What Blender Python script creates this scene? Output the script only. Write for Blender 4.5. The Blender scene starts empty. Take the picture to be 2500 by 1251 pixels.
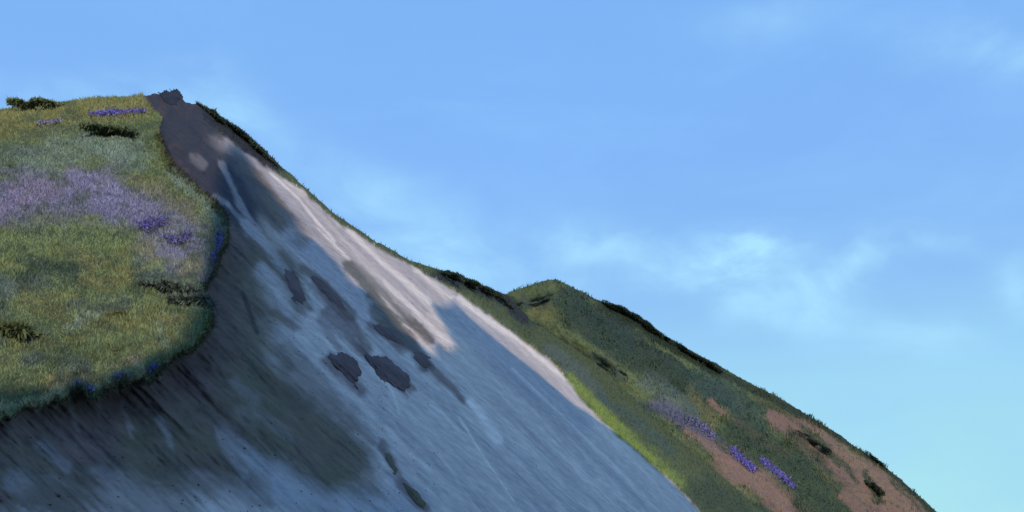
import bpy, math, random
import numpy as np
random.seed(4); rng = np.random.default_rng(4)
S = bpy.context.scene
COL = S.collection

# ------------------------------------------------------------------ camera
F, U0, VH, EYE = 2400.0, 1250.0, 1450.0, 1.7      # focal length (photo px), centre column, horizon row, eye height
cd = bpy.data.cameras.new('camera'); cam = bpy.data.objects.new('camera', cd); COL.objects.link(cam)
cam.location = (0, 0, EYE); cam.rotation_euler = (math.pi/2, 0, 0)
cd.sensor_width = 36; cd.lens = 36*F/2500.0; cd.shift_y = (VH-625.5)/2500.0
cd.clip_start = 0.1; cd.clip_end = 20000
S.camera = cam

# ------------------------------------------------------------------ sun
ELEV = math.radians(12.0); AZ = math.radians(72.0)      # azimuth measured from +X towards -Y: low evening sun behind and right of the camera
Lv = np.array([math.cos(ELEV)*math.cos(AZ), -math.cos(ELEV)*math.sin(AZ), math.sin(ELEV)])
sd = bpy.data.lights.new('sun', 'SUN'); sun = bpy.data.objects.new('sun', sd); COL.objects.link(sun)
sd.energy = 2.7; sd.angle = math.radians(0.65); sd.color = (1.0, 0.80, 0.56)
from mathutils import Vector
sun.rotation_euler = Vector(tuple(Lv)).to_track_quat('Z', 'Y').to_euler()
sun.location = (30, -60, 80)

# ------------------------------------------------------------------ sky
W = bpy.data.worlds.new('World'); S.world = W; W.use_nodes = True
nt = W.node_tree; nt.nodes.clear(); N = nt.nodes.new; LK = nt.links.new
out = N('ShaderNodeOutputWorld'); bg = N('ShaderNodeBackground'); LK(bg.outputs[0], out.inputs[0])
sky = N('ShaderNodeTexSky'); sky.sky_type = 'NISHITA'; sky.sun_disc = False
sky.sun_elevation = ELEV; sky.sun_rotation = math.atan2(Lv[0], Lv[1])
sky.air_density = 1.0; sky.dust_density = 0.4; sky.ozone_density = 2.0
bg.inputs[1].default_value = 0.10
tc = N('ShaderNodeTexCoord'); sep = N('ShaderNodeSeparateXYZ'); LK(tc.outputs['Generated'], sep.inputs[0])
def math_n(op, a, b=None, c=None, clamp=False):
    n = N('ShaderNodeMath'); n.operation = op; n.use_clamp = clamp
    for i, x in enumerate((a, b, c)):
        if x is None: continue
        if isinstance(x, (int, float)): n.inputs[i].default_value = x
        else: LK(x, n.inputs[i])
    return n.outputs[0]
def mixc(fac, a, b):
    n = N('ShaderNodeMix'); n.data_type = 'RGBA'
    if isinstance(fac, (int, float)): n.inputs[0].default_value = fac
    else: LK(fac, n.inputs[0])
    for i, x in ((6, a), (7, b)):
        if isinstance(x, tuple): n.inputs[i].default_value = (*x, 1)
        else: LK(x, n.inputs[i])
    return n.outputs[2]
# evening sky tint over the Nishita sky: clear blue aloft, pale cyan low down (values are divided by the 0.10 strength)
ramp = N('ShaderNodeValToRGB'); LK(sep.outputs[2], ramp.inputs[0])
cr = ramp.color_ramp
stops = [(0.0, (.40, .76, .80)), (0.10, (.37, .725, .82)), (0.20, (.33, .65, .86)), (0.29, (.25, .50, .88)), (0.40, (.215, .45, .90)), (0.52, (.20, .44, .88)), (1.0, (.10, .26, .66))]
while len(cr.elements) < len(stops): cr.elements.new(0.5)
for e, (p, c) in zip(cr.elements, stops): e.position = p; e.color = (*c, 1)
rs = N('ShaderNodeVectorMath'); rs.operation = 'SCALE'; LK(ramp.outputs[0], rs.inputs[0]); rs.inputs['Scale'].default_value = 9.4
base = mixc(0.90, sky.outputs[0], rs.outputs[0])
# wispy cloud: warped noise in sky directions
def noise_w(scale, detail, rough, vec_scale, dist=0.0, off=(0, 0, 0)):
    m = N('ShaderNodeMapping'); LK(tc.outputs['Generated'], m.inputs[0]); m.inputs['Scale'].default_value = vec_scale; m.inputs['Location'].default_value = off
    n = N('ShaderNodeTexNoise'); LK(m.outputs[0], n.inputs['Vector'])
    n.inputs['Scale'].default_value = scale; n.inputs['Detail'].default_value = detail; n.inputs['Roughness'].default_value = rough; n.inputs['Distortion'].default_value = dist
    return n.outputs[0]
wob = noise_w(6.0, 5, .55, (1, 1, 1.6), .4); wob2 = noise_w(7.0, 5, .55, (1, 1, 1.4), .3, (5, 3, 1))
def blob(u, v, su, sv, ang=0.0, amp=1.0, warp=.10):
    """soft bank of thin cloud round one direction of the sky"""
    d = np.array([(u-U0)/F, 1, (VH-v)/F]); 
    # tangent-plane coordinates of the direction: x/y and z/y
    ca, sa = math.cos(ang), math.sin(ang)
    X = math_n('ADD', math_n('SUBTRACT', tx, d[0]), math_n('MULTIPLY', math_n('SUBTRACT', wob, .5), warp))
    Z = math_n('ADD', math_n('SUBTRACT', tz, d[2]), math_n('MULTIPLY', math_n('SUBTRACT', wob2, .5), warp))
    a = math_n('ADD', math_n('MULTIPLY', X, ca/(su/F)), math_n('MULTIPLY', Z, sa/(su/F)))
    b = math_n('ADD', math_n('MULTIPLY', X, -sa/(sv/F)), math_n('MULTIPLY', Z, ca/(sv/F)))
    r2 = math_n('ADD', math_n('MULTIPLY', a, a), math_n('MULTIPLY', b, b))
    return math_n('MULTIPLY', math_n('EXPONENT', math_n('MULTIPLY', r2, -1.0)), amp)
ysafe = math_n('MAXIMUM', sep.outputs[1], 0.08)
tx = math_n('DIVIDE', sep.outputs[0], ysafe); tz = math_n('DIVIDE', sep.outputs[2], ysafe)
R = math.radians
clouds = [(1830, 625, 110, 45, R(8), .8), (1640, 680, 180, 40, R(8), .65), (1900, 700, 140, 70, R(-10), .6), (2110, 650, 120, 36, R(32), .75), (2250, 600, 110, 36, R(-12), .40), (2250, 830, 160, 60, 0, .4),
          (1500, 615, 250, 55, R(-6), .60), (1050, 560, 280, 80, R(-30), .22), (1900, 760, 190, 60, R(-10), .35), (800, 440, 320, 100, R(-42), .17), (1150, 640, 300, 70, R(-25), .38),
          (560, 250, 170, 60, R(-25), .35), (150, 215, 330, 55, R(3), .38), (2420, 110, 160, 60, R(0), .45), (1900, 60, 200, 60, R(0), .2), (1800, 600, 80, 18, R(-8), .45), (2480, 700, 60, 90, R(10), .5)]
acc = None
for c in clouds:
    b_ = blob(*c); acc = b_ if acc is None else math_n('ADD', acc, b_)
puff = noise_w(9.0, 8, .58, (1, 1, 2.0), .35, (2, 0, 4))
acc = math_n('MULTIPLY', acc, math_n('MULTIPLY_ADD', puff, 4.2, -1.15), clamp=True)
wisps = math_n('MULTIPLY', math_n('SUBTRACT', noise_w(4.0, 7, .6, (1, 1, 3.0), .6, (9, 2, 7)), .42), 1.7, clamp=True)
blues = math_n('MULTIPLY', math_n('SUBTRACT', noise_w(2.6, 5, .55, (1, 1, 2.2), .5, (1, 8, 3)), .5), 2.2, clamp=True)
c1 = mixc(math_n('MULTIPLY', blues, .55), base, (1.95, 4.2, 8.7))
c2 = mixc(math_n('MULTIPLY', wisps, .45), c1, (3.1, 6.0, 9.4))
c3 = mixc(acc, c2, (3.6, 6.7, 8.9))
LK(c3, bg.inputs[0])

S.view_settings.view_transform = 'Standard'; S.view_settings.look = 'None'
S.view_settings.exposure = 0.22; S.view_settings.gamma = 1.0
try: S.view_settings.use_curve_mapping = False
except Exception: pass

# ------------------------------------------------------------------ helpers
def sm(x, a, b):
    t = np.clip((x-a)/(b-a+1e-12), 0, 1); return t*t*(3-2*t)
_T = np.random.default_rng(11).random((256, 256))
def vn(x, y):
    xi = np.floor(x).astype(int); yi = np.floor(y).astype(int); fx = x-xi; fy = y-yi
    fx = fx*fx*(3-2*fx); fy = fy*fy*(3-2*fy)
    g = lambda i, j: _T[i % 256, j % 256]
    return (g(xi, yi)*(1-fx)+g(xi+1, yi)*fx)*(1-fy)+(g(xi, yi+1)*(1-fx)+g(xi+1, yi+1)*fx)*fy
def fbm(x, y, o=4, s=0.0):
    r = 0; a = 1; t = 0
    for k in range(o):
        r = r+a*vn(x*2**k+17.3*k+s, y*2**k+9.1*k+s*1.7); t += a; a *= .55
    return r/t-.5            # about -.5 .. .5
def seg_d(u, v, pts):
    """distance to an open polyline"""
    d = np.full(np.shape(u), 1e9)
    for (x0, y0), (x1, y1) in zip(pts[:-1], pts[1:]):
        dx, dy = x1-x0, y1-y0; L2 = dx*dx+dy*dy+1e-9
        t = np.clip(((u-x0)*dx+(v-y0)*dy)/L2, 0, 1)
        d = np.minimum(d, np.hypot(u-x0-t*dx, v-y0-t*dy))
    return d
def poly_sd(u, v, pts):
    """signed distance to a closed polygon, positive inside"""
    P = list(pts); Q = P+[P[0]]
    d = seg_d(u, v, Q); ins = np.zeros(np.shape(u), bool)
    for (x0, y0), (x1, y1) in zip(Q[:-1], Q[1:]):
        if y0 == y1: continue
        c = ((y0 > v) != (y1 > v)) & (u < (x1-x0)*(v-y0)/(y1-y0)+x0)
        ins ^= c
    return np.where(ins, d, -d)

# ------------------------------------------------------------------ landform of the main dune (bearings and distances surveyed from the beach)
EU = [(-700, 345), (-300, 300), (0, 269), (60, 262), (100, 253), (140, 254), (200, 246), (300, 238), (345, 236), (400, 230), (425, 224), (434, 221), (440, 236), (450, 249), (480, 256), (505, 268), (520, 268), (530, 274), (530.5, 288), (560, 306), (600, 331), (640, 360), (660, 382), (690, 408), (720, 435), (770, 480), (820, 525), (870, 558), (920, 592), (1000, 635), (1060, 655), (1110, 668), (1160, 690), (1210, 710), (1240, 722), (1262, 745), (1290, 778), (1330, 805), (1400, 850), (1450, 885), (1490, 915), (1530, 962), (1580, 1012), (1650, 1068), (1720, 1128), (1790, 1188), (1850, 1245), (1950, 1340), (2100, 1480), (2300, 1600)]
EUx, EUy = np.array(EU).T
def Etop(u): return np.interp(u, EUx, EUy)+fbm(u*.045, u*0, 4)*7*sm(u, -200, 0)+fbm(u*.11, u*0+3, 3)*13*sm(u, 350, 385)*sm(660-u, 0, 60)
KP = [(-900, -400), (0, -400), (330, -400), (338, 100), (350, 240), (392, 290), (388, 330), (405, 380), (420, 415), (480, 462), (520, 495), (547, 530), (550, 585), (528, 645), (502, 700), (498, 740), (516, 775), (512, 808), (470, 850), (430, 872), (400, 885), (388, 918), (340, 932), (285, 945), (225, 968), (190, 962), (150, 975), (70, 1000), (0, 1022), (-300, 1110), (-900, 1290)]
def sdK(u, v):
    w = fbm(u*.03, v*.03, 3, 3)*26+fbm(u*.11, v*.11, 2, 8)*9
    return poly_sd(u, v, KP)+w
def ab(u, v): return (u-U0)/F, (VH-v)/F
def invY_main(u, v):
    a, b = ab(u, v)
    t = (.396-b-.81*a)/14.9
    t = np.maximum(t, .0052)
    return t
def lin(u, v):
    """coordinates across and down the fall line, in photo px"""
    return u*.70-v*.72, u*.72+v*.70
SLABP = [(985, 690), (1054, 738), (1062, 762), (1088, 795), (1074, 802), (1112, 832), (1131, 850), (1095, 852), (1060, 850), (1030, 815), (990, 770), (950, 720)]
def main_Y(u, v):
    a, b = ab(u, v)
    t = invY_main(u, v)
    Y = 1/t
    d = sdK(u, v)
    k = .0143+(v-270)*3.9e-5-u*1.2e-5
    k = np.clip(k, .0095, .08)
    Yk = 1/k
    Yk = Yk+2.8*fbm(u*.010, v*.018, 4, 21)*Yk/40+.5*fbm(u*.05, v*.09, 3, 5)*Yk/50
    Yk = np.where(Yk > Y*.985, Y*.985+(Yk-Y*.985)*sm(d, -5, 330), Yk)
    Yk = Yk+sm(Etop(u)+26-v, 0, 26)*5*sm(340-u, 0, 90)       # rounds off at the brow
    # eroded face below and beside the turf: gullied, undercut
    c, w = lin(u, v)
    gully = fbm(c*.030, w*.0042, 4, 2)
    near = np.exp(-np.clip(-d, 0, None)/90.)
    Ym = Y*(1+.032*gully*(.6+.6*near))
    Ym = Ym+Y*.006*fbm(c*.13, w*.0045, 3, 9)
    Ym = Ym+near*Y*.022*(1-np.exp(-np.clip(-d, 0, None)/8.))
    # ribs and hollows of the bare bank
    soil = soilmask(u, v)
    Ym = Ym+soil*Y*(.030*fbm(c*.016, w*.007, 4, 31)+.006*fbm(c*.08, w*.02, 4, 14))
    # slab of firm sand standing proud of the slope
    s = poly_sd(u, v, SLABP)
    Ym = Ym-sm(s, -3, 5)*.9
    # broad trough right of the slab
    tr = seg_d(u, v, [(1085, 745), (1140, 800), (1300, 950), (1500, 1140)])
    Ym = Ym+.9*np.exp(-(tr/26.)**2)
    up = sm(560-v, 0, 160)*soil; Ym = Ym+up*Y*(.022*fbm(u*.04, v*.04, 4, 91)+.006*fbm(u*.15, v*.15, 3, 92))
    g = gmask(u, v)
    Ym = Ym+g*(Y*.012*fbm(u*.03, v*.04, 4, 41)+Y*.004*fbm(u*.11, v*.11, 3, 4))
    m = sm(d, -4, 5)
    return Ym*(1-m)+np.minimum(Yk, Y*1.6)*m
SOILP = [(345, 190), (440, 190), (540, 260), (610, 320), (700, 400), (672, 395), (640, 378), (600, 366), (560, 352), (525, 345), (545, 372), (585, 400), (615, 440), (640, 490), (672, 545), (640, 530), (640, 575), (690, 630), (725, 665), (715, 690), (640, 652), (622, 672), (655, 745), (705, 785), (640, 790), (660, 880), (720, 935), (775, 1000), (850, 1060), (900, 1110), (880, 1150), (860, 1180), (790, 1185), (700, 1130), (610, 1090), (540, 1045), (560, 1100), (612, 1165), (480, 1160), (380, 1180), (300, 1150), (210, 1190), (120, 1150), (60, 1200), (-200, 1300), (-900, 1400), (-900, 900), (0, 900), (300, 800), (420, 600), (330, 400)]
def soil_sd(u, v):
    c, w = lin(u, v)
    return poly_sd(u+fbm(c*.06, w*.014, 3, 6)*34, v+fbm(c*.05, w*.012, 3, 16)*34, SOILP)
def soilmask(u, v): return sm(soil_sd(u, v), -14, 14)
GP = [(500, 200), (520, 305), (560, 345), (600, 374), (640, 402), (690, 434), (740, 466), (800, 522), (830, 548), (900, 590), (960, 628), (1010, 652), (1060, 682), (1110, 712), (1160, 745), (1220, 792), (1290, 845), (1330, 870), (1375, 915), (1410, 965), (1440, 1000), (1480, 1042), (1530, 1082), (1590, 1136), (1650, 1186), (1706, 1251), (1830, 1360), (2000, 1500), (2400, 1700), (2600, 1500), (1800, 1000), (1300, 600), (1000, 500), (700, 360)]
def g_sd(u, v):
    return poly_sd(u+fbm(u*.05, v*.05, 3, 61)*12, v+fbm(u*.05, v*.05, 3, 71)*10, GP)
def gmask(u, v): return sm(g_sd(u, v), -4, 4)

FT = [(1000, 830), (1100, 775), (1200, 735), (1240, 718), (1270, 706), (1310, 692), (1340, 684), (1356, 683), (1385, 696), (1420, 714), (1470, 738), (1520, 752), (1560, 770), (1590, 797), (1610, 817), (1660, 841), (1700, 864), (1745, 886), (1765, 900), (1830, 935), (1900, 970), (1980, 1020), (2050, 1062), (2080, 1087), (2140, 1122), (2200, 1172), (2250, 1217), (2290, 1253), (2400, 1345), (2550, 1440), (2900, 1560)]
FTx, FTy = np.array(FT).T
def Ftop(u): return np.interp(u, FTx, FTy)+fbm(u*.04, u*0, 4, 5)*6
def far_Y(u, v):
    t = .00526-2.98e-6*(u-1350)+4.53e-6*(v-690)
    Y = 1/np.clip(t, .0040, .02)-6*np.exp(-(seg_d(u, v, [(1350, 690), (1400, 780), (1520, 900)])/45.)**2)
    c, w = u*.60-v*.8, u*.8+v*.60
    Y = Y+9*fbm(c*.008, w*.004, 4, 3)+3.2*fbm(u*.03, v*.035, 4, 33)
    # little fold running down from the saddle
    f = seg_d(u, v, [(1290, 790), (1400, 850), (1475, 900), (1500, 950), (1560, 1010), (1620, 1090)])
    return Y+2.0*np.exp(-(f/16.)**2)

def to3(u, v, Y): return np.stack([(u-U0)/F*Y, Y, (VH-v)/F*Y+EYE], -1)
def P_main(u, v): return to3(np.asarray(u, float), np.asarray(v, float), main_Y(np.asarray(u, float), np.asarray(v, float)))
def P_far(u, v): return to3(np.asarray(u, float), np.asarray(v, float), far_Y(np.asarray(u, float), np.asarray(v, float)))

# ------------------------------------------------------------------ what covers the ground (base colours of sand, earth, plants, and some painted shade)
SAND = np.array([.54, .455, .415]); SAND_DK = np.array([.36, .315, .31]); SAND_LT = np.array([.66, .56, .49])
EARTH = np.array([.150, .112, .085]); EARTH_V = np.array([.165, .105, .095]); EARTH_G = np.array([.142, .120, .076]); EARTH_DK_SHADE = np.array([.034, .037, .050])
GRASS = np.array([.082, .104, .050]); OLIVE = np.array([.125, .122, .054]); BLUEG = np.array([.075, .100, .090]); DKG = np.array([.040, .060, .040])
HEATH = np.array([.100, .098, .160]); VIOLET = np.array([.15, .135, .44]); LAV = np.array([.20, .19, .33]); STRAW = np.array([.24, .205, .115])
GULLY_SHADE = np.array([.115, .110, .095]); LIME = np.array([.20, .26, .055]); PINK = np.array([.200, .128, .104]); TEAL = np.array([.044, .074, .066])
class Paint:
    def __init__(s, u, v, base, flow='slope'):
        s.u = u; s.v = v; s.c = np.tile(base, u.shape+(1,)).astype(float)
        if flow == 'slope': c, w = lin(u, v); s.n = fbm(c*.085, w*.0065, 4, 77); s.wu = fbm(c*.05, w*.012, 3, 51); s.wv = fbm(c*.05, w*.012, 3, 57)
        elif flow == 'far': c, w = u*.58-v*.81, u*.81+v*.58; s.n = fbm(c*.09, w*.022, 4, 78); s.wu = fbm(c*.05, w*.02, 3, 52); s.wv = fbm(c*.05, w*.02, 3, 58)
        else: s.n = fbm(u*.022, v*.05, 4, 79); s.wu = fbm(u*.03, v*.04, 3, 53); s.wv = fbm(u*.03, v*.04, 3, 59)
        s.g = fbm(u*.13, v*.16, 3, 80)
    def lay(s, col, m): s.c = s.c*(1-m[..., None])+np.asarray(col)*m[..., None]
    def st(s, col, pts, w, a=.8, soft=.6, warp=26, grain=1.3):
        """a drift of one ground cover along a line"""
        uu, vv = s.u+s.wu*warp, s.v+s.wv*warp
        d = seg_d(uu, vv, pts)+s.n*w*grain+s.g*w*.5
        s.lay(col, a*sm(w-d, -w*soft, w*soft))
    def poly(s, col, pts, a=.8, soft=10, warp=26, grain=26):
        uu, vv = s.u+s.wu*warp, s.v+s.wv*warp
        s.lay(col, a*sm(poly_sd(uu, vv, pts)+s.n*grain, -soft, soft))

def paint_sand(u, v):
    p = Paint(u, v, SAND)
    c, w = lin(u, v)
    st = fbm(c*.075, w*.0045, 5, 101); st2 = fbm(c*.22, w*.007, 3, 104)
    p.lay(SAND_LT, np.clip(st*3.2, 0, 1)*.8); p.lay(SAND_DK, np.clip(-st*3.2-.05, 0, 1)*.85)
    p.lay(SAND_LT, np.clip(st2*2.2-.2, 0, 1)*.3)
    st3 = fbm(c*.42, w*.0035, 3, 108); p.c = p.c*(1+st3*.22)[..., None]
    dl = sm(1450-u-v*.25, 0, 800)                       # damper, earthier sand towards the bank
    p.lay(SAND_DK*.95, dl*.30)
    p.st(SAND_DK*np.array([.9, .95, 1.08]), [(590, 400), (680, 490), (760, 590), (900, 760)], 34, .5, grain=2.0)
    p.st(SAND_DK*np.array([.8, .95, 1.1]), [(1100, 745), (1250, 890), (1420, 1030)], 30, .45)  # bluish shade below the slab, painted into the sand
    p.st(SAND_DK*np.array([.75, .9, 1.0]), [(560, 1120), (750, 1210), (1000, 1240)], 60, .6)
    # pale and dark rills, with gully shade painted among them
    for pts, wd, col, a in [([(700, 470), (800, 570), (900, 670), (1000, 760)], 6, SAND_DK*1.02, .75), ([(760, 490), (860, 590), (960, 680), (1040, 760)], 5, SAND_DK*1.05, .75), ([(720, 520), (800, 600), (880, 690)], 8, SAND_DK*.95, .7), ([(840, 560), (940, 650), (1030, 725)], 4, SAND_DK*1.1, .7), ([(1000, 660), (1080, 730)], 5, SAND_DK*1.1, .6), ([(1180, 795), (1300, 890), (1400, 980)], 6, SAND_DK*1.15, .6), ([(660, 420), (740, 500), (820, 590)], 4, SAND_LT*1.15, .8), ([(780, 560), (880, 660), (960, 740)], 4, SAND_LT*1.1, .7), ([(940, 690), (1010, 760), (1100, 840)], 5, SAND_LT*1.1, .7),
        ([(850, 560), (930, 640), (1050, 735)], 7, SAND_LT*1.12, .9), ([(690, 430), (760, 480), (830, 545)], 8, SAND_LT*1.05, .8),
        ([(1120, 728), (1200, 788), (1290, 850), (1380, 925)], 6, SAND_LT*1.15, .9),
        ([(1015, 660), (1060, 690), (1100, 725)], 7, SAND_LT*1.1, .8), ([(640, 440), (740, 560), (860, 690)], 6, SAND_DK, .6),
        ([(860, 640), (960, 740), (1010, 790)], 7, GULLY_SHADE*1.2, .8), ([(960, 600), (1100, 720)], 5, SAND_DK, .5),
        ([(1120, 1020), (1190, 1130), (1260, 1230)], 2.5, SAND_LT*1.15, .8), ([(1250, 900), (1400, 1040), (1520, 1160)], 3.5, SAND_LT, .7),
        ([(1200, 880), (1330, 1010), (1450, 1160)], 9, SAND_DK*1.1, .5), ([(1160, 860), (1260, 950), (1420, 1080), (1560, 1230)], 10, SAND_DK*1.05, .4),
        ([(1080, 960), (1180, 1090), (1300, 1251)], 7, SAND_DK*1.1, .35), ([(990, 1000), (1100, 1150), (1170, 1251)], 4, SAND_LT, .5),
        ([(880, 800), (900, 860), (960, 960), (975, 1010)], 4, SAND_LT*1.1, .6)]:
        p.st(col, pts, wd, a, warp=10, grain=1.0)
    # earth washed over the sand beside the bank
    for pts, wd, a in [
        ([(560, 380), (620, 440), (690, 540)], 22, .75), ([(600, 400), (680, 500), (740, 590)], 16, .55), ([(690, 630), (720, 700), (740, 745)], 20, .75), ([(740, 660), (800, 710), (850, 770)], 16, .8), ([(800, 760), (850, 820), (900, 870)], 12, .65),
        ([(950, 780), (1000, 830), (1040, 890)], 14, .85), ([(920, 760), (980, 830)], 16, .8), ([(1045, 890), (1090, 930), (1130, 975)], 10, .8), ([(1130, 975), (1190, 1040)], 6, .6),
        ([(1000, 790), (1050, 830)], 12, .6), ([(670, 760), (720, 800)], 12, .6), ([(780, 780), (830, 850)], 10, .5),
        ([(700, 860), (790, 960), (850, 1040)], 26, .55), ([(640, 800), (700, 900)], 18, .5), ([(860, 1010), (900, 1070)], 16, .4), ([(930, 1090), (975, 1160)], 11, .7), ([(985, 1180), (1040, 1240)], 13, .75),
        ([(760, 1010), (850, 1110), (900, 1180)], 36, .6), ([(400, 1190), (560, 1170), (640, 1180)], 20, .35), ([(-100, 1190), (60, 1205), (170, 1230)], 60, .8), ([(0, 1180), (200, 1215), (420, 1235)], 60, .5), ([(420, 1160), (520, 1190), (640, 1215)], 26, .4)]:
        p.st(EARTH if wd > 14 else EARTH_V, pts, wd, a, warp=22)
    p.st(SAND_LT*1.2, [(1146, 980), (1175, 1015), (1215, 1070)], 13, .95, warp=8)  # sunlit patch painted in as paler sand
    p.st(GULLY_SHADE, [(850, 650), (905, 715), (960, 785), (1005, 845), (1045, 895)], 13, .9, warp=14); p.st(GULLY_SHADE, [(900, 720), (960, 770), (1020, 800), (1050, 835)], 10, .8, warp=10)  # gully shade painted over the sand in teal-grey
    for q in ([(800, 880), (850, 925), (880, 955)], [(930, 880), (1000, 950)], [(770, 690), (830, 760), (900, 850)], [(905, 795), (980, 850)]): p.st(EARTH_V*.9, q, 15, .75, warp=20, grain=1.6)
    return p.c
def paint_soil(u, v):
    p = Paint(u, v, EARTH)
    n = fbm(u*.012, v*.012, 4, 140)
    p.lay(EARTH_V, sm(n, 0, .25)*.8); p.lay(EARTH_G, sm(-n, .02, .22)*.8)
    p.lay(EARTH_G, sm(u, 480, 640)*.55*sm(v, 520, 640))
    p.lay(EARTH*1.35, np.clip(p.n*2.2-.1, 0, 1)*.35); p.lay(EARTH*.6, np.clip(-p.n*2.2-.15, 0, 1)*.4); p.lay(EARTH*.7, sm(fbm(u*.008, v*.008, 3, 222), 0, .2)*.6)
    p.poly(EARTH_DK_SHADE, [(330, 180), (440, 180), (720, 400), (690, 425), (600, 400), (650, 500), (620, 560), (540, 540), (470, 480), (380, 430), (360, 300)], .93, soft=30, grain=50)  # shade painted into the upper bank, beyond the cast shadow's reach
    p.lay(EARTH_V*.55, sm(fbm(u*.05, v*.05, 4, 66), .02, .25)*.6*sm(520-v, 0, 120)*sm(u, 300, 340)); p.lay(EARTH_DK_SHADE*.8, sm(-p.n-p.g*.3, .05, .25)*.4)
    for pts, wd, a in [([(468, 380), (496, 404)], 7, .3), ([(525, 480), (560, 500)], 9, .5), ([(540, 400), (600, 520), (660, 610)], 7, .6), ([(600, 545), (650, 600), (700, 660)], 12, .8), ([(560, 350), (640, 400), (690, 420)], 14, .8),
        ([(640, 660), (690, 720), (700, 760)], 15, .75), ([(560, 500), (610, 560)], 7, .5),
        ([(175, 990), (190, 1050)], 7, .5), ([(240, 990), (250, 1030)], 5, .35), ([(290, 985), (320, 1060)], 6, .4), ([(390, 1020), (420, 1090)], 10, .45), ([(100, 1090), (160, 1140)], 14, .4), ([(230, 1150), (280, 1170)], 14, .4),
        ([(40, 1180), (90, 1230)], 26, .45), ([(530, 1060), (570, 1110), (600, 1150)], 12, .5), ([(570, 930), (620, 970)], 14, .25), ([(600, 1000), (700, 1060)], 20, .2)]:
        p.st(SAND_DK, pts, wd, a)
    p.st(EARTH_V*.7, [(-100, 1070), (100, 1040), (300, 990), (440, 930), (540, 840), (560, 640)], 44, .6)
    p.st(EARTH*.4, [(592, 715), (612, 770), (626, 812)], 6, .9, warp=6)
    return p.c
def paint_knoll(u, v):
    p = Paint(u, v, GRASS, 'flat')
    p.st(OLIVE, [(-200, 300), (0, 290), (150, 275), (350, 262)], 26, .85)
    p.st(OLIVE*.9, [(-100, 330), (80, 322), (240, 300)], 22, .6)
    p.st(DKG, [(60, 330), (150, 318), (250, 322), (380, 310)], 10, .55)
    p.st(BLUEG*1.35, [(60, 400), (150, 375), (260, 355), (330, 380)], 40, .7)
    p.st(BLUEG*1.7, [(200, 345), (250, 365), (330, 385)], 14, .5)
    p.st(BLUEG, [(0, 380), (60, 370)], 26, .6)
    p.st(HEATH, [(-200, 520), (0, 490), (120, 480), (260, 480)], 62, .85)
    p.st(HEATH*1.25+np.array([.02, 0, 0]), [(-20, 520), (60, 480), (110, 470)], 30, .6)
    p.st(LAV*.75, [(180, 440), (270, 480), (360, 530)], 34, .55)
    p.st(LAV*.6, [(340, 510), (430, 560), (460, 620)], 60, .65)
    p.st(LAV*.8, [(360, 620), (430, 640), (470, 640)], 40, .45)
    p.st(BLUEG*1.3, [(420, 420), (480, 480), (540, 550)], 16, .75)
    p.st(OLIVE*.85, [(330, 440), (400, 470), (470, 520)], 24, .55)
    p.st(GRASS*1.25, [(0, 620), (150, 590), (300, 590)], 36, .7)
    p.st(OLIVE*.9, [(450, 690), (480, 640)], 24, .7)
    p.st(DKG*.8, [(40, 690), (120, 655), (230, 660), (330, 680), (400, 690)], 19, .95)
    p.st(DKG*1.1, [(150, 690), (240, 680)], 18, .5)
    p.st(BLUEG*.75, [(340, 660), (400, 680), (440, 720), (490, 740)], 22, .85)
    p.st(BLUEG*1.5, [(360, 690), (430, 735)], 8, .5)
    p.st(BLUEG*1.4, [(0, 690), (20, 710)], 18, .8)
    p.st(OLIVE*.85, [(60, 730), (170, 760), (300, 790), (420, 780)], 34, .5)
    p.st(BLUEG*1.6, [(165, 800), (240, 760)], 12, .55); p.st(BLUEG*1.5, [(390, 800), (400, 830)], 14, .5)
    p.st(DKG*1.1, [(-30, 795), (60, 815), (110, 825)], 16, .8); p.st(LAV*.9, [(50, 825), (80, 830)], 8, .6)
    p.st(GRASS*.8, [(60, 870), (230, 870), (320, 860)], 30, .6)
    p.st(OLIVE, [(0, 880), (60, 860)], 26, .4)
    p.st(STRAW*.75, [(130, 940), (250, 920), (340, 880)], 16, .6)
    p.st(OLIVE*1.2, [(370, 860), (420, 865)], 18, .8)
    p.st(STRAW*1.15, [(330, 890), (345, 912)], 16, .75)
    p.st(STRAW*1.25, [(-300, 1090), (0, 1005), (90, 985), (150, 962)], 15, .9, warp=8); p.st(STRAW*1.0, [(220, 948), (300, 928), (350, 915)], 10, .8, warp=8)
    q = fbm(u*.011, v*.022, 4, 301); q2 = fbm(u*.03, v*.06, 4, 311)
    low = sm(v, 540, 640)
    p.lay(OLIVE*.95, sm(q, .04, .22)*.7*low); p.lay(BLUEG*.7, sm(-q, .06, .24)*.7*low); p.lay(GRASS*1.5, sm(q2, .06, .2)*.55*low); p.lay(DKG, sm(-q2, .08, .22)*.6)
    p.lay(p.c*.6, np.clip(-p.g*3-.1, 0, 1)*.5); p.lay(p.c*1.35, np.clip(p.n*2.5-.1, 0, 1)*.5)
    return p.c
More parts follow.
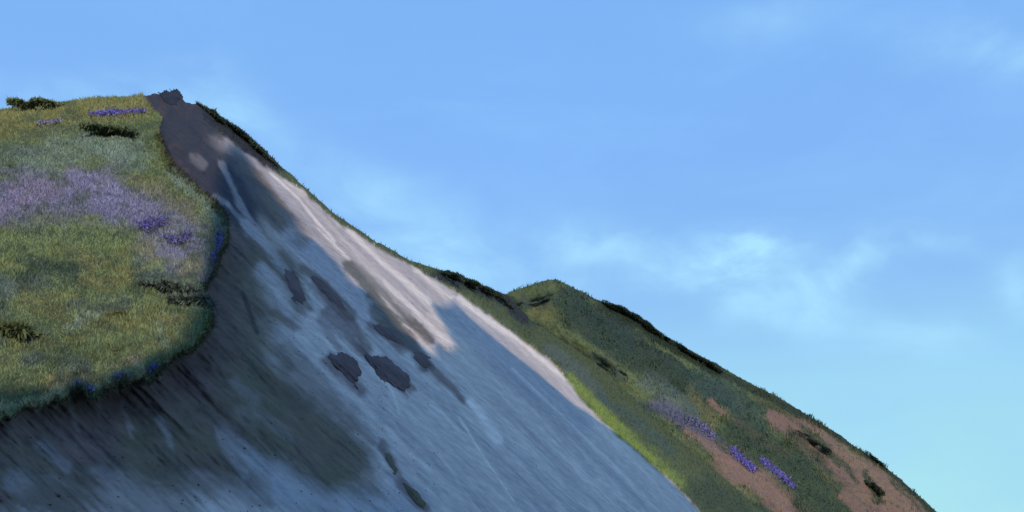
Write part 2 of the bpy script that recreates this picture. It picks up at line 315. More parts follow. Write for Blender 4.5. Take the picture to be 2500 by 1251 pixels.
def paint_ridge(u, v):
    p = Paint(u, v, GRASS*.95, 'far')
    p.st(GRASS*1.3, [(1090, 705), (1200, 775), (1300, 850)], 16, .6)
    p.st(DKG, [(1080, 668), (1160, 695), (1240, 740), (1290, 790)], 20, .9)
    p.st(EARTH_DK_SHADE*.75, [(510, 280), (560, 318), (600, 348), (655, 396)], 30, .97, warp=8)
    p.st(STRAW*1.1, [(1200, 785), (1290, 850), (1370, 910)], 7, .8, warp=8)
    p.st(BLUEG*1.2, [(1340, 850), (1430, 930), (1490, 1000)], 16, .7)
    p.st(LIME, [(1390, 930), (1450, 985), (1520, 1060), (1600, 1130), (1660, 1180)], 17, .9, warp=16)
    p.st(GRASS*1.2, [(1560, 1060), (1650, 1130), (1720, 1200)], 24, .6)
    p.st(TEAL*1.2, [(1460, 960), (1560, 1040), (1640, 1100)], 14, .6)
    p.st(DKG*1.1, [(1720, 1200), (1800, 1251), (1850, 1300)], 34, .7)
    p.st(EARTH_DK_SHADE*.8, [(1080, 670), (1160, 692), (1235, 735), (1280, 775)], 15, .85, warp=10)
    p.lay(p.c*.6, np.clip(-p.g*3-.1, 0, 1)*.5)
    return p.c
def paint_far(u, v):
    p = Paint(u, v, GRASS*np.array([.80, .88, .95]), 'far')
    c_, w_ = u*.58-v*.81, u*.81+v*.58; q = fbm(c_*.030, w_*.009, 4, 401); q2 = fbm(c_*.07, w_*.02, 4, 411)
    p.lay(GRASS*1.7, sm(q, .03, .2)*.75); p.lay(TEAL*.75, sm(-q, .03, .2)*.8); p.lay(OLIVE*1.15, sm(q2, .08, .22)*.55); p.lay(DKG*.8, sm(-q2, .06, .2)*.6)
    p.st(GRASS*1.15, [(1260, 715), (1330, 700), (1370, 700)], 16, .7)
    p.st(BLUEG*.7, [(1270, 735), (1330, 740)], 13, .8); p.st(GRASS*1.3, [(1290, 770), (1350, 780), (1420, 800)], 18, .6)
    p.st(TEAL*.7, [(1390, 725), (1470, 775), (1560, 830), (1660, 890), (1760, 950)], 34, .85)
    p.st(TEAL*.6, [(1400, 770), (1520, 850), (1640, 930), (1720, 980)], 28, .85); p.st(GRASS*1.7, [(1580, 830), (1660, 880), (1740, 925)], 9, .8)
    p.st(DKG*1.05, [(1370, 760), (1460, 820), (1560, 880)], 20, .6)
    p.st(GRASS*1.5, [(1370, 820), (1460, 870), (1560, 960), (1640, 990)], 20, .7)
    p.st(GRASS*1.2, [(1560, 800), (1660, 870), (1760, 920), (1800, 950)], 16, .7)
    p.st(DKG, [(1560, 880), (1640, 920), (1700, 960)], 24, .7)
    p.st(BLUEG*1.25, [(1580, 930), (1660, 980), (1700, 1010)], 22, .7)
    p.st(LAV*.5, [(1600, 990), (1680, 1040), (1740, 1080)], 20, .8)
    p.st(OLIVE, [(1690, 960), (1720, 1000), (1740, 1030)], 16, .75)
    p.st(TEAL, [(1720, 930), (1800, 980), (1850, 1050)], 34, .75)
    p.st(OLIVE*.8, [(1850, 960), (1960, 1020)], 18, .5)
    p.st(PINK, [(1735, 985), (1765, 1010)], 9, .9); p.st(PINK*.9, [(1790, 1030), (1870, 1080), (1930, 1110)], 9, .85); p.st(PINK, [(1880, 1010), (1930, 1050), (1990, 1090)], 10, .85)
    p.st(PINK*1.05, [(1680, 1060), (1740, 1090), (1800, 1140)], 13, .85)
    p.st(PINK*1.05, [(1770, 1130), (1860, 1180), (1930, 1251)], 34, .9)
    p.poly(PINK, [(1880, 1025), (1945, 1020), (2000, 1035), (2060, 1075), (2140, 1130), (2220, 1195), (2300, 1270), (2400, 1400), (2200, 1400), (2100, 1251), (2040, 1160), (2000, 1110), (1940, 1070)], .85, soft=26, grain=60)
    p.st(PINK*.9, [(1900, 1030), (1990, 1100), (2080, 1190)], 16, .7)
    p.st(DKG*1.1, [(2010, 1080), (2060, 1130), (2090, 1180)], 7, .7); p.st(DKG*1.1, [(1930, 1060), (1990, 1110), (2030, 1160)], 9, .7); p.st(DKG, [(2180, 1180), (2240, 1240)], 5, .6)
    p.st(DKG*1.2, [(1960, 1050), (2010, 1090), (2050, 1140)], 8, .8); p.st(DKG*1.1, [(2110, 1160), (2150, 1230)], 7, .8)
    p.st(DKG, [(1800, 1060), (1900, 1120), (2000, 1200), (2060, 1260)], 42, .85)
    p.st(PINK*.95, [(2060, 1210), (2110, 1251)], 10, .85)
    p.st(DKG, [(1950, 1235), (2000, 1260)], 18, .8)
    p.st(DKG*1.2, [(1640, 1120), (1740, 1190), (1800, 1251)], 34, .6)
    p.st(GRASS*1.2, [(1600, 1050), (1700, 1130)], 30, .6)
    p.st(DKG*.7, [(1440, 720), (1540, 775), (1600, 825), (1700, 880), (1780, 920), (1900, 980), (2040, 1062), (2160, 1140), (2290, 1260)], 9, .9, warp=10)
    p.st(DKG*.7, [(1250, 730), (1290, 785), (1400, 850), (1475, 900), (1500, 950), (1560, 1010), (1600, 1060)], 6, .85, warp=10)  # shade along the fold, painted as a thin dark line
    p.st(BLUEG*.6, [(1450, 880), (1500, 900), (1520, 925)], 14, .7)
    p.st(DKG*.6, [(1480, 742), (1530, 768), (1570, 790), (1600, 822)], 22, .95, warp=12); p.st(DKG*.65, [(1600, 822), (1680, 868), (1740, 902)], 12, .95, warp=12); p.st(DKG*.7, [(1700, 875), (1745, 900)], 20, .9)
    p.st(OLIVE, [(1290, 760), (1340, 775)], 14, .6)
    p.lay(p.c*.6, np.clip(-p.g*3-.1, 0, 1)*.5)
    return p.c

# ------------------------------------------------------------------ materials
def ground_mat(name, nscale, bump, bscale, rough=.95):
    m = bpy.data.materials.new(name); m.use_nodes = True; t = m.node_tree; b = t.nodes['Principled BSDF']
    b.inputs['Roughness'].default_value = rough; b.inputs['Specular IOR Level'].default_value = .15
    at = t.nodes.new('ShaderNodeAttribute'); at.attribute_name = 'cover'
    g = t.nodes.new('ShaderNodeNewGeometry')
    n = t.nodes.new('ShaderNodeTexNoise'); n.inputs['Scale'].default_value = nscale; n.inputs['Detail'].default_value = 8; n.inputs['Roughness'].default_value = .65; t.links.new(g.outputs['Position'], n.inputs['Vector'])
    mr = t.nodes.new('ShaderNodeMapRange'); mr.inputs[1].default_value = .3; mr.inputs[2].default_value = .7; mr.inputs[3].default_value = .78; mr.inputs[4].default_value = 1.22; t.links.new(n.outputs[0], mr.inputs[0])
    mx = t.nodes.new('ShaderNodeVectorMath'); mx.operation = 'SCALE'; t.links.new(at.outputs['Color'], mx.inputs[0]); t.links.new(mr.outputs[0], mx.inputs['Scale'])
    t.links.new(mx.outputs[0], b.inputs['Base Color'])
    if bump:
        n2 = t.nodes.new('ShaderNodeTexNoise'); n2.inputs['Scale'].default_value = bscale; n2.inputs['Detail'].default_value = 6; t.links.new(g.outputs['Position'], n2.inputs['Vector'])
        bp = t.nodes.new('ShaderNodeBump'); bp.inputs['Strength'].default_value = bump; bp.inputs['Distance'].default_value = .2; t.links.new(n2.outputs[0], bp.inputs['Height']); t.links.new(bp.outputs[0], b.inputs['Normal'])
    return m
M_SAND = ground_mat('dune_sand', 1.2, .35, 1.5); M_EARTH = ground_mat('bare_earth', 1.6, .4, 1.2); M_TURF = ground_mat('turf', 2.0, .7, 3.0); M_LEAF = ground_mat('foliage', 1.0, 0, 1, .8)

def mk(name, verts, faces, mat, cols=None, smooth=True, parent=None, kind=None, label=None, cat=None, group=None):
    me = bpy.data.meshes.new(name)
    verts = np.asarray(verts, np.float32); faces = np.asarray(faces, np.int32)
    k = faces.shape[1]
    me.vertices.add(len(verts)); me.vertices.foreach_set('co', verts.ravel())
    me.loops.add(faces.size); me.loops.foreach_set('vertex_index', faces.ravel())
    me.polygons.add(len(faces)); me.polygons.foreach_set('loop_start', np.arange(0, faces.size, k, dtype=np.int32))
    me.update(calc_edges=True)
    if smooth: me.polygons.foreach_set('use_smooth', np.ones(len(faces), bool))
    if cols is not None:
        at = me.color_attributes.new('cover', 'FLOAT_COLOR', 'POINT')
        c4 = np.ones((len(verts), 4), np.float32); c4[:, :3] = np.clip(cols, 0, 1); at.data.foreach_set('color', c4.ravel())
    me.materials.append(mat)
    o = bpy.data.objects.new(name, me); COL.objects.link(o)
    if parent: o.parent = parent
    if kind: o['kind'] = kind
    if label: o['label'] = label
    if cat: o['category'] = cat
    if group: o['group'] = group
    return o
def submesh(V, Fc, C, sel):
    f = Fc[sel]; idx, inv = np.unique(f.ravel(), return_inverse=True)
    return V[idx], inv.reshape(f.shape), C[idx]

def land(us, top, vbot, nrow, Yf, back):
    """grid over a slope, from its crest down, plus the hidden lee side behind the crest"""
    g = np.linspace(0, 1, nrow)**1.0
    U = np.repeat(us[:, None], nrow, 1); T = top(us)[:, None]; V = T+(vbot-T)*g[None, :]
    P = to3(U, V, Yf(U, V))
    crest = P[:, 0]
    rows = []
    for d in back:
        q = crest.copy(); q[:, 0] += -.25*d; q[:, 1] += d; q[:, 2] += -.012*d*d-.04*d+.25*fbm(us*.02, us*0+d, 3, 7)*min(d, 4)*.0
        rows.append(q)
    B = np.stack(rows[::-1], 1)
    A = np.concatenate([B, P], 1); nb = len(back)
    n, m = A.shape[:2]
    i = np.arange(n-1)[:, None]*m+np.arange(m-1)[None, :]
    Fc = np.stack([i, i+1, i+m+1, i+m], -1).reshape(-1, 4)
    UU = np.concatenate([np.repeat(us[:, None], nb, 1), U], 1); VV = np.concatenate([np.repeat(T, nb, 1)*1.0, V], 1)
    return A.reshape(-1, 3), Fc, UU.ravel(), VV.ravel(), (n, m, nb)

# ------------------------------------------------------------------ main dune
us = np.concatenate([np.arange(-700, -40, 12), np.arange(-40, 1900, 3.6), np.arange(1900, 2300, 12)])
V, Fc, UU, VV, _ = land(us, Etop, 1760, 470, main_Y, [.4, 1.2, 3, 7, 14, 26, 45])
dK = sdK(UU, VV); dS = soil_sd(UU, VV); dG = g_sd(UU, VV)
mS = sm(dS, -48, 26); mG = sm(dG, -5, 5); mK = sm(dK, -3, 3)
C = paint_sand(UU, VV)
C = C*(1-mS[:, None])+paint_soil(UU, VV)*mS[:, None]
C = C*(1-mG[:, None])+paint_ridge(UU, VV)*mG[:, None]
C = C*(1-mK[:, None])+paint_knoll(UU, VV)*mK[:, None]
fk = dK[Fc].mean(1) > 0; fg = (dG[Fc].mean(1) > 0) & ~fk; fs = (dS[Fc].mean(1) > 0) & ~fk & ~fg
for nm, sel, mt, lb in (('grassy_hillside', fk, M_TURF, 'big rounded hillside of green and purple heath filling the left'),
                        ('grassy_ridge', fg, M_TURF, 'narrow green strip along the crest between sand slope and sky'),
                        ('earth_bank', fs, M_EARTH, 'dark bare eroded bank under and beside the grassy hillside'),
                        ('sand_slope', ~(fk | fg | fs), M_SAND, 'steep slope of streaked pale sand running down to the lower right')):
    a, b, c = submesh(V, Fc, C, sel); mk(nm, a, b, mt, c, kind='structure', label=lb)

# ------------------------------------------------------------------ hill behind
us = np.concatenate([np.arange(1000, 1200, 12), np.arange(1200, 2330, 4), np.arange(2330, 2900, 14)])
V2, Fc2, U2, V2v, _ = land(us, Ftop, 1680, 260, far_Y, [1, 3, 8, 18, 35, 60])
C2 = paint_far(U2, V2v)
mk('hill', V2, Fc2, M_TURF, C2, kind='structure', label='green hill with pinkish bare earth behind the sand slope')

# ------------------------------------------------------------------ beach and added dune (unseen behind the viewer, shaped to cast the evening shade)
gx = np.concatenate([-np.geomspace(6000, 60, 22), np.linspace(-50, 50, 40), np.geomspace(60, 6000, 22)])
GX, GY = np.meshgrid(gx, gx, indexing='ij'); GZ = .25*fbm(GX*.05, GY*.05, 3, 2)*(np.hypot(GX, GY) < 300)
n = len(gx); i = np.arange(n-1)[:, None]*n+np.arange(n-1)[None, :]
mk('beach', np.stack([GX, GY, GZ-.1], -1).reshape(-1, 3), np.stack([i, i+n, i+n+1, i+1], -1).reshape(-1, 4), M_SAND, np.tile(SAND, (n*n, 1)), kind='structure', label='flat sandy beach at the foot of the dunes')

eq = np.cross([0, 0, 1], Lv); eq /= np.linalg.norm(eq); eh = np.cross(Lv, eq)
if eh[2] < 0: eh = -eh

# crest of the added dune: position along eq, height along eh (outline shaped to set the shadow edge on the sand)
SHADE_PROF = [(-60, 4), (-14, 9.5), (-5, 11.9), (-2.4, 13.7), (-.6, 16.8), (.1, 20), (.4, 26), (.9, 34), (1.6, 46), (2.6, 56), (3.4, 61.0), (4.4, 61.6), (4.9, 58.5), (5.1, 53.0), (6.2, 52.0), (6.8, 48.6), (7.7, 47.8), (7.8, 43.6), (9.0, 43.8), (10.6, 40.2), (10.8, 37.8), (12.0, 38.2), (13.2, 35.4), (13.4, 33.2), (14.8, 33.0), (16, 31.6), (16.6, 34.4), (18.3, 34.6), (20.0, 36.9), (21.2, 37.2), (19.9, 39.6), (20.9, 41.6), (20.2, 43.4), (20.9, 46.4), (22.2, 46.8), (23.6, 48.9), (25.4, 51.2), (25.9, 52.6), (26.6, 50.2), (29.8, 45.7), (32.9, 42.8), (36.2, 39.3), (39.1, 38.2), (41.5, 37.5), (43.6, 36), (45.6, 31), (47.5, 22), (51, 14), (60, 7), (80, 2)]
pq, ph = np.array(SHADE_PROF).T
arc = np.concatenate([[0], np.cumsum(np.hypot(np.diff(pq), np.diff(ph)))]); tt = np.linspace(0, arc[-1], 700)
qs = np.interp(tt, arc, pq); hs = np.interp(tt, arc, ph)
hs = hs+fbm(tt*.8, tt*0, 4, 19)*.9*sm(qs, 1, 4); qs = qs+fbm(tt*.9, tt*0+5, 4, 29)*.5*sm(qs, 1, 4)
cr3 = qs[:, None]*eq+hs[:, None]*eh+45.0*Lv
rows = []
hor = np.array([Lv[0], Lv[1], 0])/np.hypot(Lv[0], Lv[1])
for t in np.concatenate([-np.linspace(1, .06, 14), [0], np.linspace(.03, 1, 24)]):     # steep face towards the beach, long lee side inland
    z = cr3[:, 2]*(1-abs(t)**(.8 if t > 0 else .9))
    sp = 17*abs(t) if t < 0 else 95*t
    p = cr3+hor*(sp if t > 0 else -sp); p[:, 2] = z-.6*abs(t)
    p[:, 2] += fbm(qs*.3, qs*0+t*9, 4, 3)*2.0*min(1, abs(t)*3)*(abs(t) < .97); p[:, :2] += (hor*1.0)[None, :2]*(fbm(qs*.25, qs*0+t*7, 4, 8)*5*min(1, abs(t)*3))[:, None]
    rows.append(p)
A = np.stack(rows, 1); n, m = A.shape[:2]; i = np.arange(n-1)[:, None]*m+np.arange(m-1)[None, :]
mk('dune', A.reshape(-1, 3), np.stack([i, i+m, i+m+1, i+1], -1).reshape(-1, 4), M_SAND, np.tile(SAND_DK, (n*m, 1)), kind='structure', label='added unseen dune behind the viewer, shaped to shade the sand')

# ------------------------------------------------------------------ grass and other cover nobody could count
def sample(V, Fc, UU, VV, sel, n, wfun=None):
    f = Fc[sel]; a, b, c = V[f[:, 0]], V[f[:, 1]], V[f[:, 3]]
    A = np.linalg.norm(np.cross(b-a, c-a), axis=1)
    if wfun is not None: A = A*wfun(f)
    k = rng.choice(len(f), n, p=A/A.sum()); s1, s2 = rng.random(n)[:, None], rng.random(n)[:, None]
    f = f[k]; q = lambda X: (X[f[:, 0]]*(1-s1)+X[f[:, 3]]*s1)*(1-s2)+(X[f[:, 1]]*(1-s1)+X[f[:, 2]]*s1)*s2
    return q(V), q(UU[:, None])[:, 0], q(VV[:, None])[:, 0], q(C_all)
def blades(P, Cc, h, w, lean, bend=(0, 0, 0)):
    """pointed leaves, two triangles each, in random directions"""
    n = len(P); th = rng.random(n)*6.283
    side = np.stack([np.cos(th), np.sin(th), np.zeros(n)], 1)*(w*(.6+.8*rng.random(n)))[:, None]
    ln = rng.normal(size=(n, 3))*lean; up = np.array([0, 0, 1.])+ln+np.array(bend); up /= np.linalg.norm(up, axis=1)[:, None]
    H = (h*(.5+rng.random(n)))[:, None]
    mid = P+up*H*.55; tip = P+up*H+ln*H*.35+np.array(bend)*H*.3; tip[:, 2] -= .1*H[:, 0]
    V = np.stack([P-side*.5-up*.03, P+side*.5-up*.03, mid+side*.4, mid-side*.4, tip], 1).reshape(-1, 3)
    b = np.arange(n)[:, None]*5
    Fq = np.concatenate([b+[0, 1, 2], b+[0, 2, 3], b+[3, 2, 4]], 0)
    j = (.84+.32*rng.random(n))[:, None]
    return V, Fq, np.repeat(Cc*j, 5, 0)
C_all = C
vis = lambda F_, UU_, VV_: (UU_[F_[:, 0]] > -60) & (UU_[F_[:, 0]] < 2560) & (VV_[F_[:, 0]] < 1300)
def dens(V_):
    return lambda f: 1/np.maximum(V_[f[:, 0], 1], 10)**.9
P, u_, v_, cc = sample(V, Fc, UU, VV, fk & vis(Fc, UU, VV), 230000, dens(V))
tall = .09+.12*np.clip(fbm(u_*.03, v_*.04, 3, 6)*3+.4, 0, 1)
a, b, c = blades(P, cc*np.array([1.85, 1.95, 1.9]), tall*(P[:, 1]/40)**.5, .024*(P[:, 1]/30)**.8, .35)
mk('grass', a, b, M_LEAF, c, smooth=False, kind='stuff', label='short green and purple heath grass covering the rounded hillside', cat='grass')
P, u_, v_, cc = sample(V, Fc, UU, VV, fg & vis(Fc, UU, VV), 60000, None)
a, b, c = blades(P, cc*1.1, np.full(len(P), .26), .08, .35, (.15, -.05, 0))
mk('grass', a, b, M_LEAF, c, smooth=False, kind='stuff', label='green grass on the narrow strip along the edge of the sand', cat='grass')
C_all = C2
selF = vis(Fc2, U2, V2v)
nf = (U2[Fc2].mean(1) > 1200)
def pinkless(f): cc = C2[f[:, 0]]; return np.clip(1-(cc[:, 0]/cc[:, 1]-1.15)*2.6, .06, 1.)
P, u_, v_, cc = sample(V2, Fc2, U2, V2v, selF & nf, 110000, pinkless)
a, b, c = blades(P, cc*np.array([1.2, 1.35, 1.3]), .28+.7*np.clip(fbm(u_*.03, v_*.04, 4, 46)*3, 0, 1), .17, .4)
mk('scrub', a, b, M_LEAF, c, smooth=False, kind='stuff', label='low green scrub and grass covering the hill behind the sand', cat='scrub')
# turf fringe hanging over the broken lip
sel = np.abs(dK[Fc].mean(1)-3) < 9
C_all = C
sel = sel & (VV[Fc].mean(1) > 330)
P, u_, v_, cc = sample(V, Fc, UU, VV, sel & vis(Fc, UU, VV), 16000, dens(V))
cc = cc*.9+OLIVE*.5*(rng.random(len(P))[:, None])
a, b, c = blades(P, cc, .20*(P[:, 1]/40)**.5, .030*(P[:, 1]/30)**.8, .55, (.35, -.35, -.3))
mk('turf_fringe', a, b, M_LEAF, c, smooth=False, kind='stuff', label='ragged grass and roots hanging over the broken lip of the hillside', cat='grass')

# ------------------------------------------------------------------ shrubs: an Empty with stems and foliage
def tube(p0, p1, r0, r1, k=5):
    d = p1-p0; d = d/np.linalg.norm(d); x = np.cross(d, [.3, .9, .1]); x /= np.linalg.norm(x); y = np.cross(d, x)
    a = np.arange(k)*6.2832/k; ring = np.cos(a)[:, None]*x+np.sin(a)[:, None]*y
    return np.concatenate([p0+ring*r0, p1+ring*r1]), np.array([[i, (i+1) % k, k+(i+1) % k, k+i] for i in range(k)])
def root(name, loc, label, cat, group=None):
    o = bpy.data.objects.new(name, None); COL.objects.link(o); o.location = tuple(loc); o.empty_display_size = .3
    o['label'] = label; o['category'] = cat
    if group: o['group'] = group
    return o
def surf(layer, u, v): return (P_main if layer == 'm' else P_far)(np.array([float(u)]), np.array([float(v)]))[0]
def shrub(layer, u, v, wpx, hpx, col, label, name='shrub', group='dark shrubs on the dunes', dens_=1.0):
    B = surf(layer, u, v+2); s = B[1]/F; W_, H_ = wpx*s*1.4, hpx*s*.48
    r = root(name, B, label, 'shrub', group)
    tf = Etop if layer == 'm' else Ftop; sl = 0. if (layer == 'm' and u < 500) else -float(tf(np.array([u+40.]))[0]-tf(np.array([u-40.]))[0])/80.   # grows along the slope it stands on
    Vs, Fs = [], []; o = 0; tips = []
    for k in range(7):
        a = rng.random()*6.283; rr = rng.random()*.42
        mid = np.array([math.cos(a)*W_*rr*.5, math.sin(a)*W_*rr*.4, H_*.35]); tip = np.array([math.cos(a)*W_*rr, math.sin(a)*W_*rr*.8, H_*(.6+.25*rng.random())])
        for p, q, r0, r1 in ((np.array([0, 0, -.25]), mid, .03*H_+.02, .02*H_+.01), (mid, tip, .02*H_+.01, .008)):
            v_, f_ = tube(p, q, r0, r1); Vs.append(v_); Fs.append(f_+o); o += len(v_)
        tips.append(tip)
    Vs = np.concatenate(Vs); Vs[:, 2] += sl*Vs[:, 0]; mk('stem', Vs, np.concatenate(Fs), M_LEAF, np.tile(EARTH*.7, (len(Vs), 1)), parent=r)
    n = int(4200*dens_); nl = 16
    lobes = [(np.array([(rng.random()-.5)*W_*.9, (rng.random()-.5)*W_*.6, H_*(.22+.45*rng.random())]), (.10+.12*rng.random())) for _ in range(nl)]
    li = rng.integers(0, nl, n); ctr = np.array([l[0] for l in lobes])[li]; rad = np.array([l[1] for l in lobes])[li]
    d = rng.normal(size=(n, 3)); d /= np.linalg.norm(d, axis=1)[:, None]; rr = rng.random(n)**.35
    Pp = ctr+d*(rr*rad)[:, None]*np.array([W_, W_*.8, H_*1.35]); Pp[:, 2] = np.maximum(Pp[:, 2], -.15)+sl*Pp[:, 0]
    shade = np.array([.8+.5*rng.random() for _ in range(nl)])[li]
    cc = np.asarray(col)[None]*shade[:, None]
    sz = max(.09, .040*min(W_, 2.5*H_))
    a, b, c = blades(Pp, cc, np.full(n, sz*1.7), sz, 1.0)
    mk('foliage', a, b, M_LEAF, c, smooth=False, parent=r)
    return r
SH = DKG*.95
for a in [
    ('m', 516, 284, 44, 28, SH, 'dark tuft bush jutting from the broken edge just right of the peak'),
    ('m', 574, 322, 60, 24, SH, 'low dark shrub on the skyline, first below the notch right of the peak'),
    ('m', 612, 350, 56, 26, SH, 'dark shrub midway along the blackish crest above the top of the sand'),
    ('m', 650, 386, 50, 24, SH*1.2, 'dark shrub at the lower end of the blackish crest where thin green grass begins'),
    ('m', 1082, 672, 64, 20, SH*1.2, 'low dark scrub bush on the green crest, nearest the pale end of the sand streaks'),
    ('m', 1128, 690, 66, 26, SH, 'flat dark bush on the green crest straight above the ledge of firm sand'),
    ('m', 1172, 709, 66, 28, SH, 'wide blackish bush on the crest halfway down to the dip before the hill behind'),
    ('m', 1216, 732, 60, 28, SH*1.1, 'lowest blackish bush on the crest, beside the dip before the hill behind'),
    ('m', 98, 268, 86, 20, GRASS*1.7, 'low green shrub on the skyline of the rounded hillside, near the left edge'),
    ('m', 410, 712, 90, 30, BLUEG*1.3, 'bluish dark shrub on the right shoulder of the hillside near the bank'),
    ('m', 470, 742, 60, 24, BLUEG*1.3, 'small bluish shrub right at the hillside edge above the dark bank'),
    ('m', 250, 332, 110, 16, GRASS*1.1, 'flat dark green shrub below the violet streak near the hilltop'),
    ('m', 20, 815, 80, 26, GRASS*1.0, 'dark shrub on the lower left of the hillside at the picture edge'),
    ('f', 1488, 752, 56, 20, SH*.9, 'small dark shrub that starts the row on the skyline of the hill behind'),
    ('f', 1522, 767, 54, 26, SH*.8, 'second dark shrub of the skyline row on the hill behind'),
    ('f', 1553, 782, 54, 34, SH*.75, 'tallest black bush of the skyline row on the hill behind'),
    ('f', 1584, 806, 46, 32, SH*.75, 'black bush at the steep end of the skyline row on the hill behind'),
    ('f', 1640, 840, 56, 18, SH*.9, 'thin dark shrub between the two bushy clusters on the far skyline'),
    ('f', 1690, 872, 46, 22, SH*.8, 'dark shrub starting the lower cluster on the far skyline'),
    ('f', 1717, 888, 40, 28, SH*.8, 'middle dark bush of the lower cluster on the far skyline'),
    ('f', 1741, 902, 30, 30, SH*.75, 'knobbly dark bush ending the lower cluster on the far skyline'),
    ('f', 1300, 746, 84, 22, DKG*.8, 'dark bush under the rounded top of the hill behind'),
    ('f', 1480, 905, 60, 20, DKG*.8, 'dark bush in the fold running down the hill behind'),
    ('f', 2138, 1126, 34, 14, SH, 'small dark tuft on the skyline above the pinkish earth'),
    ('f', 1985, 1085, 60, 26, DKG*.9, 'dark bush between patches of pinkish earth near the skyline'),
    ('f', 2135, 1200, 34, 40, DKG*.9, 'narrow dark bush standing alone in the pinkish earth near the bottom right')]:
    shrub(*a)

# ------------------------------------------------------------------ clumps of violet flowers
def flowers(layer, pts, w, label, n=900, col=VIOLET, h=.22):
    c0 = np.mean(pts, axis=0); B = surf(layer, *c0); r = root('flower_patch', B, label, 'flowers', 'patches of violet flowers')
    pts = [np.array(p, float) for p in pts]; t = rng.random(n)*(len(pts)-1); k = t.astype(int); f = (t-k)[:, None]
    A_ = np.array(pts)[k]*(1-f)+np.array(pts)[k+1]*f; A_ = A_+rng.normal(size=(n, 2))*w*.5
    P_ = (P_main if layer == 'm' else P_far)(A_[:, 0], A_[:, 1])
    if layer == 'm': ok = sdK(A_[:, 0], A_[:, 1]) > -3; P_ = P_[ok]
    P_ = P_-B; s = B[1]/F; n = len(P_); n0 = n
    hh = max(h, 2.2*s)
    a, b, c = blades(P_, np.tile(GRASS*.8, (n, 1)), np.full(n, hh), .8*s+.02, .4); mk('leaves', a, b, M_LEAF, c, smooth=False, parent=r)
    Q = P_+np.stack([rng.normal(size=n)*s, rng.normal(size=n)*s, hh*(.5+.6*rng.random(n))], 1)
    a, b, c = blades(Q, col[None]*(.7+.6*rng.random(n))[:, None], np.full(n, 4.0*s), 3.4*s, .9); mk('blossoms', a, b, M_LEAF, c, smooth=False, parent=r)
flowers('m', [(222, 287), (280, 281), (352, 276)], 5, 'thin bright violet streak of flowers near the top of the hillside', 700)
flowers('m', [(95, 308), (150, 300)], 5, 'pale lavender streak of flowers on the hilltop near the left edge', 240, LAV)
flowers('m', [(345, 560), (370, 555), (410, 545)], 16, 'bright violet flowers on the hillside, upper end of the blue patch', 420, VIOLET*.8)
flowers('m', [(400, 590), (440, 595), (465, 580)], 12, 'scattered violet flowers on the hillside, lower right of the blue patch', 260, VIOLET*.8)
flowers('m', [(538, 575), (535, 610), (522, 650)], 9, 'deep violet flowers hugging the right rim of the hillside', 420, VIOLET*.8)
flowers('m', [(368, 916), (385, 912)], 8, 'round violet flower clump on the lower rim beside the straw patch', 200, VIOLET*.7)
flowers('m', [(282, 938), (310, 934)], 6, 'small violet flower clump on the lower rim, middle of the three', 140, VIOLET*.8)
flowers('m', [(180, 955), (225, 966)], 7, 'pale violet flowers on the lower rim, leftmost of the three', 200, (VIOLET+LAV)*.5)
flowers('f', [(1680, 1025), (1715, 1045), (1745, 1070)], 11, 'soft violet flowers on the hill behind above the sandy streak', 300, (VIOLET+LAV)*.5)
flowers('f', [(1785, 1098), (1812, 1125), (1842, 1152)], 9, 'bright violet flower streak on the hill behind, left of the pair', 900)
flowers('f', [(1860, 1125), (1895, 1155), (1938, 1190)], 8, 'bright violet flower streak on the hill behind, right of the pair', 900)

# ------------------------------------------------------------------ slumped sods and the ledge of firm sand: solid lumps lying on the slope
def lump(name, pts, th, col, label, cat, group=None, mat=None, crisp=False, tuft=True):
    x = np.array(pts); c0 = x.mean(0)
    uu, vv = np.meshgrid(np.arange(x[:, 0].min()-14, x[:, 0].max()+14, 2.), np.arange(x[:, 1].min()-14, x[:, 1].max()+14, 2.), indexing='ij')
    c_, w_ = lin(uu, vv); d = poly_sd(uu, vv, pts)+fbm(c_*.08, w_*.018, 4, c0[0])*24+fbm(c_*.3, w_*.07, 3, 5)*9
    top_ = th*np.sqrt(sm(d, 0, 9 if crisp else 20))*(1+.5*fbm(c_*.04, w_*.015, 4, 8))
    Yy = main_Y(uu, vv)-np.where(d > 0, top_, -.35)
    P_ = to3(uu, vv, Yy); B = surf('m', *c0)
    n, m = uu.shape; i = np.arange(n-1)[:, None]*m+np.arange(m-1)[None, :]
    Fq = np.stack([i, i+1, i+m+1, i+m], -1).reshape(-1, 4); keep = (d.ravel()[Fq] > -3).all(1)
    cc = np.asarray(col)[None]*(1+.7*fbm(c_*.10, w_*.02, 4, 12)).ravel()[:, None]
    a, b, c = submesh(P_.reshape(-1, 3)-B, Fq, cc, keep)
    o = mk(name, a, b, mat, c, label=label, cat=cat, group=group); o.location = tuple(B)
G_ = 'slumped clumps of dark earth on the sand'
SOD = np.array([.120, .078, .076])
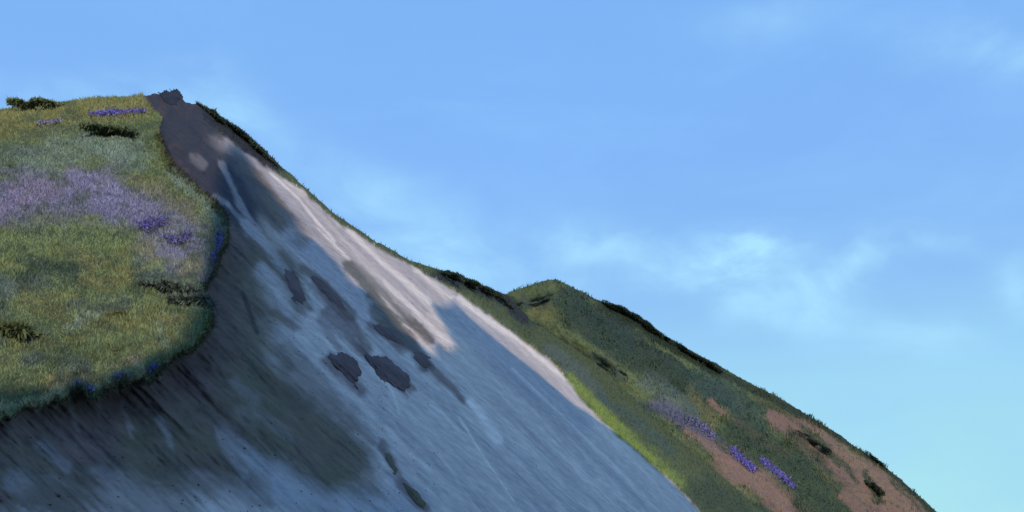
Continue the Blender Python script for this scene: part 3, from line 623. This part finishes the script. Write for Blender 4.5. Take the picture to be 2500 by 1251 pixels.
for pts, th, lb in [
    ([(795, 868), (850, 862), (878, 880), (882, 915), (872, 948), (845, 925), (815, 900)], .6, 'dark earth clump pointing downhill, left of the biggest clump'),
    ([(893, 862), (930, 868), (975, 890), (1002, 915), (1008, 945), (990, 960), (960, 945), (920, 915), (900, 885)], .8, 'biggest dark oval clump of earth lying alone on the shaded sand'),
    ([(905, 792), (935, 790), (968, 812), (985, 838), (960, 838), (925, 822)], .5, 'small dark clump in the shaded sand above the biggest clump'),
    ([(1010, 852), (1050, 870), (1055, 895), (1035, 898), (1012, 875)], .5, 'dark clump at the foot of the dark streak under the sand ledge'),
    ([(765, 680), (800, 690), (835, 735), (842, 760), (815, 740), (780, 710)], .45, 'long dark clump high on the shaded sand beside the bank'),
    ([(930, 1090), (950, 1105), (975, 1150), (965, 1165), (945, 1140)], .3, 'thin greenish clump on the lower sand, upper of two in line'),
    ([(985, 1182), (1010, 1190), (1040, 1230), (1035, 1243), (1005, 1225)], .3, 'greenish clump on the lower sand, at the bottom edge of the picture'),
    ([(695, 660), (720, 665), (745, 715), (742, 752), (715, 735), (700, 700)], .4, 'dark clump against the bank, left end of the upper clumps')]:
    lump('earth_clump', pts, th, SOD if 'greenish' not in lb else EARTH_G*.8, lb, 'earth clump', G_, M_EARTH)

# loose stones and crumbs of turf lying on the sand and the bare earth
def stones(Vv, Ff, Uu, Vvv, sel, n, s0, s1, colr, name, label):
    global C_all
    C_all = np.tile(colr, (len(Vv), 1))
    P, u_, v_, cc = sample(Vv, Ff, Uu, Vvv, sel, n, None)
    ico = np.array([[1, 0, 0], [-1, 0, 0], [0, 1, 0], [0, -1, 0], [0, 0, .8], [0, 0, -.8]], float)
    fc = np.array([[0, 2, 4], [2, 1, 4], [1, 3, 4], [3, 0, 4], [2, 0, 5], [1, 2, 5], [3, 1, 5], [0, 3, 5]])
    sz = s0+(s1-s0)*rng.random(n)**4; jit = 1+.35*rng.normal(size=(n, 6, 3))*.6
    V_ = (P[:, None]+ico[None]*jit*sz[:, None, None]).reshape(-1, 3)
    F_ = (np.arange(n)[:, None, None]*6+fc[None]).reshape(-1, 3)
    mk(name, V_, F_, M_EARTH, np.repeat(cc*(.6+.8*rng.random(n))[:, None], 6, 0), smooth=False, kind='stuff', label=label, cat='stones')
near_soil = (dS[Fc].mean(1) > -160) & ~fk & ~fg & vis(Fc, UU, VV)
stones(V, Fc, UU, VV, near_soil & (VV[Fc].mean(1) > 520), 3000, .010, .05, EARTH, 'loose_stones', 'loose stones and crumbs of earth strewn below the dark bank')
stones(V, Fc, UU, VV, ~(fk | fg | fs) & vis(Fc, UU, VV), 1800, .012, .06, SAND_DK*.9, 'loose_stones', 'scattered small stones on the sand slope')

# overhanging sods at the broken brow
for pts, th, lb in [([(385, 226), (412, 222), (436, 219), (444, 240), (430, 256), (400, 250)], 1.2, 'blocky dark sod forming the very peak of the broken brow'),
                    ([(492, 262), (526, 268), (534, 286), (520, 300), (498, 288)], 1.0, 'dark sod jutting from the notch just right of the peak')]:
    lump('earth_clump', pts, th, EARTH_DK_SHADE*.8, lb, 'earth clump', 'sods at the broken brow', M_EARTH)
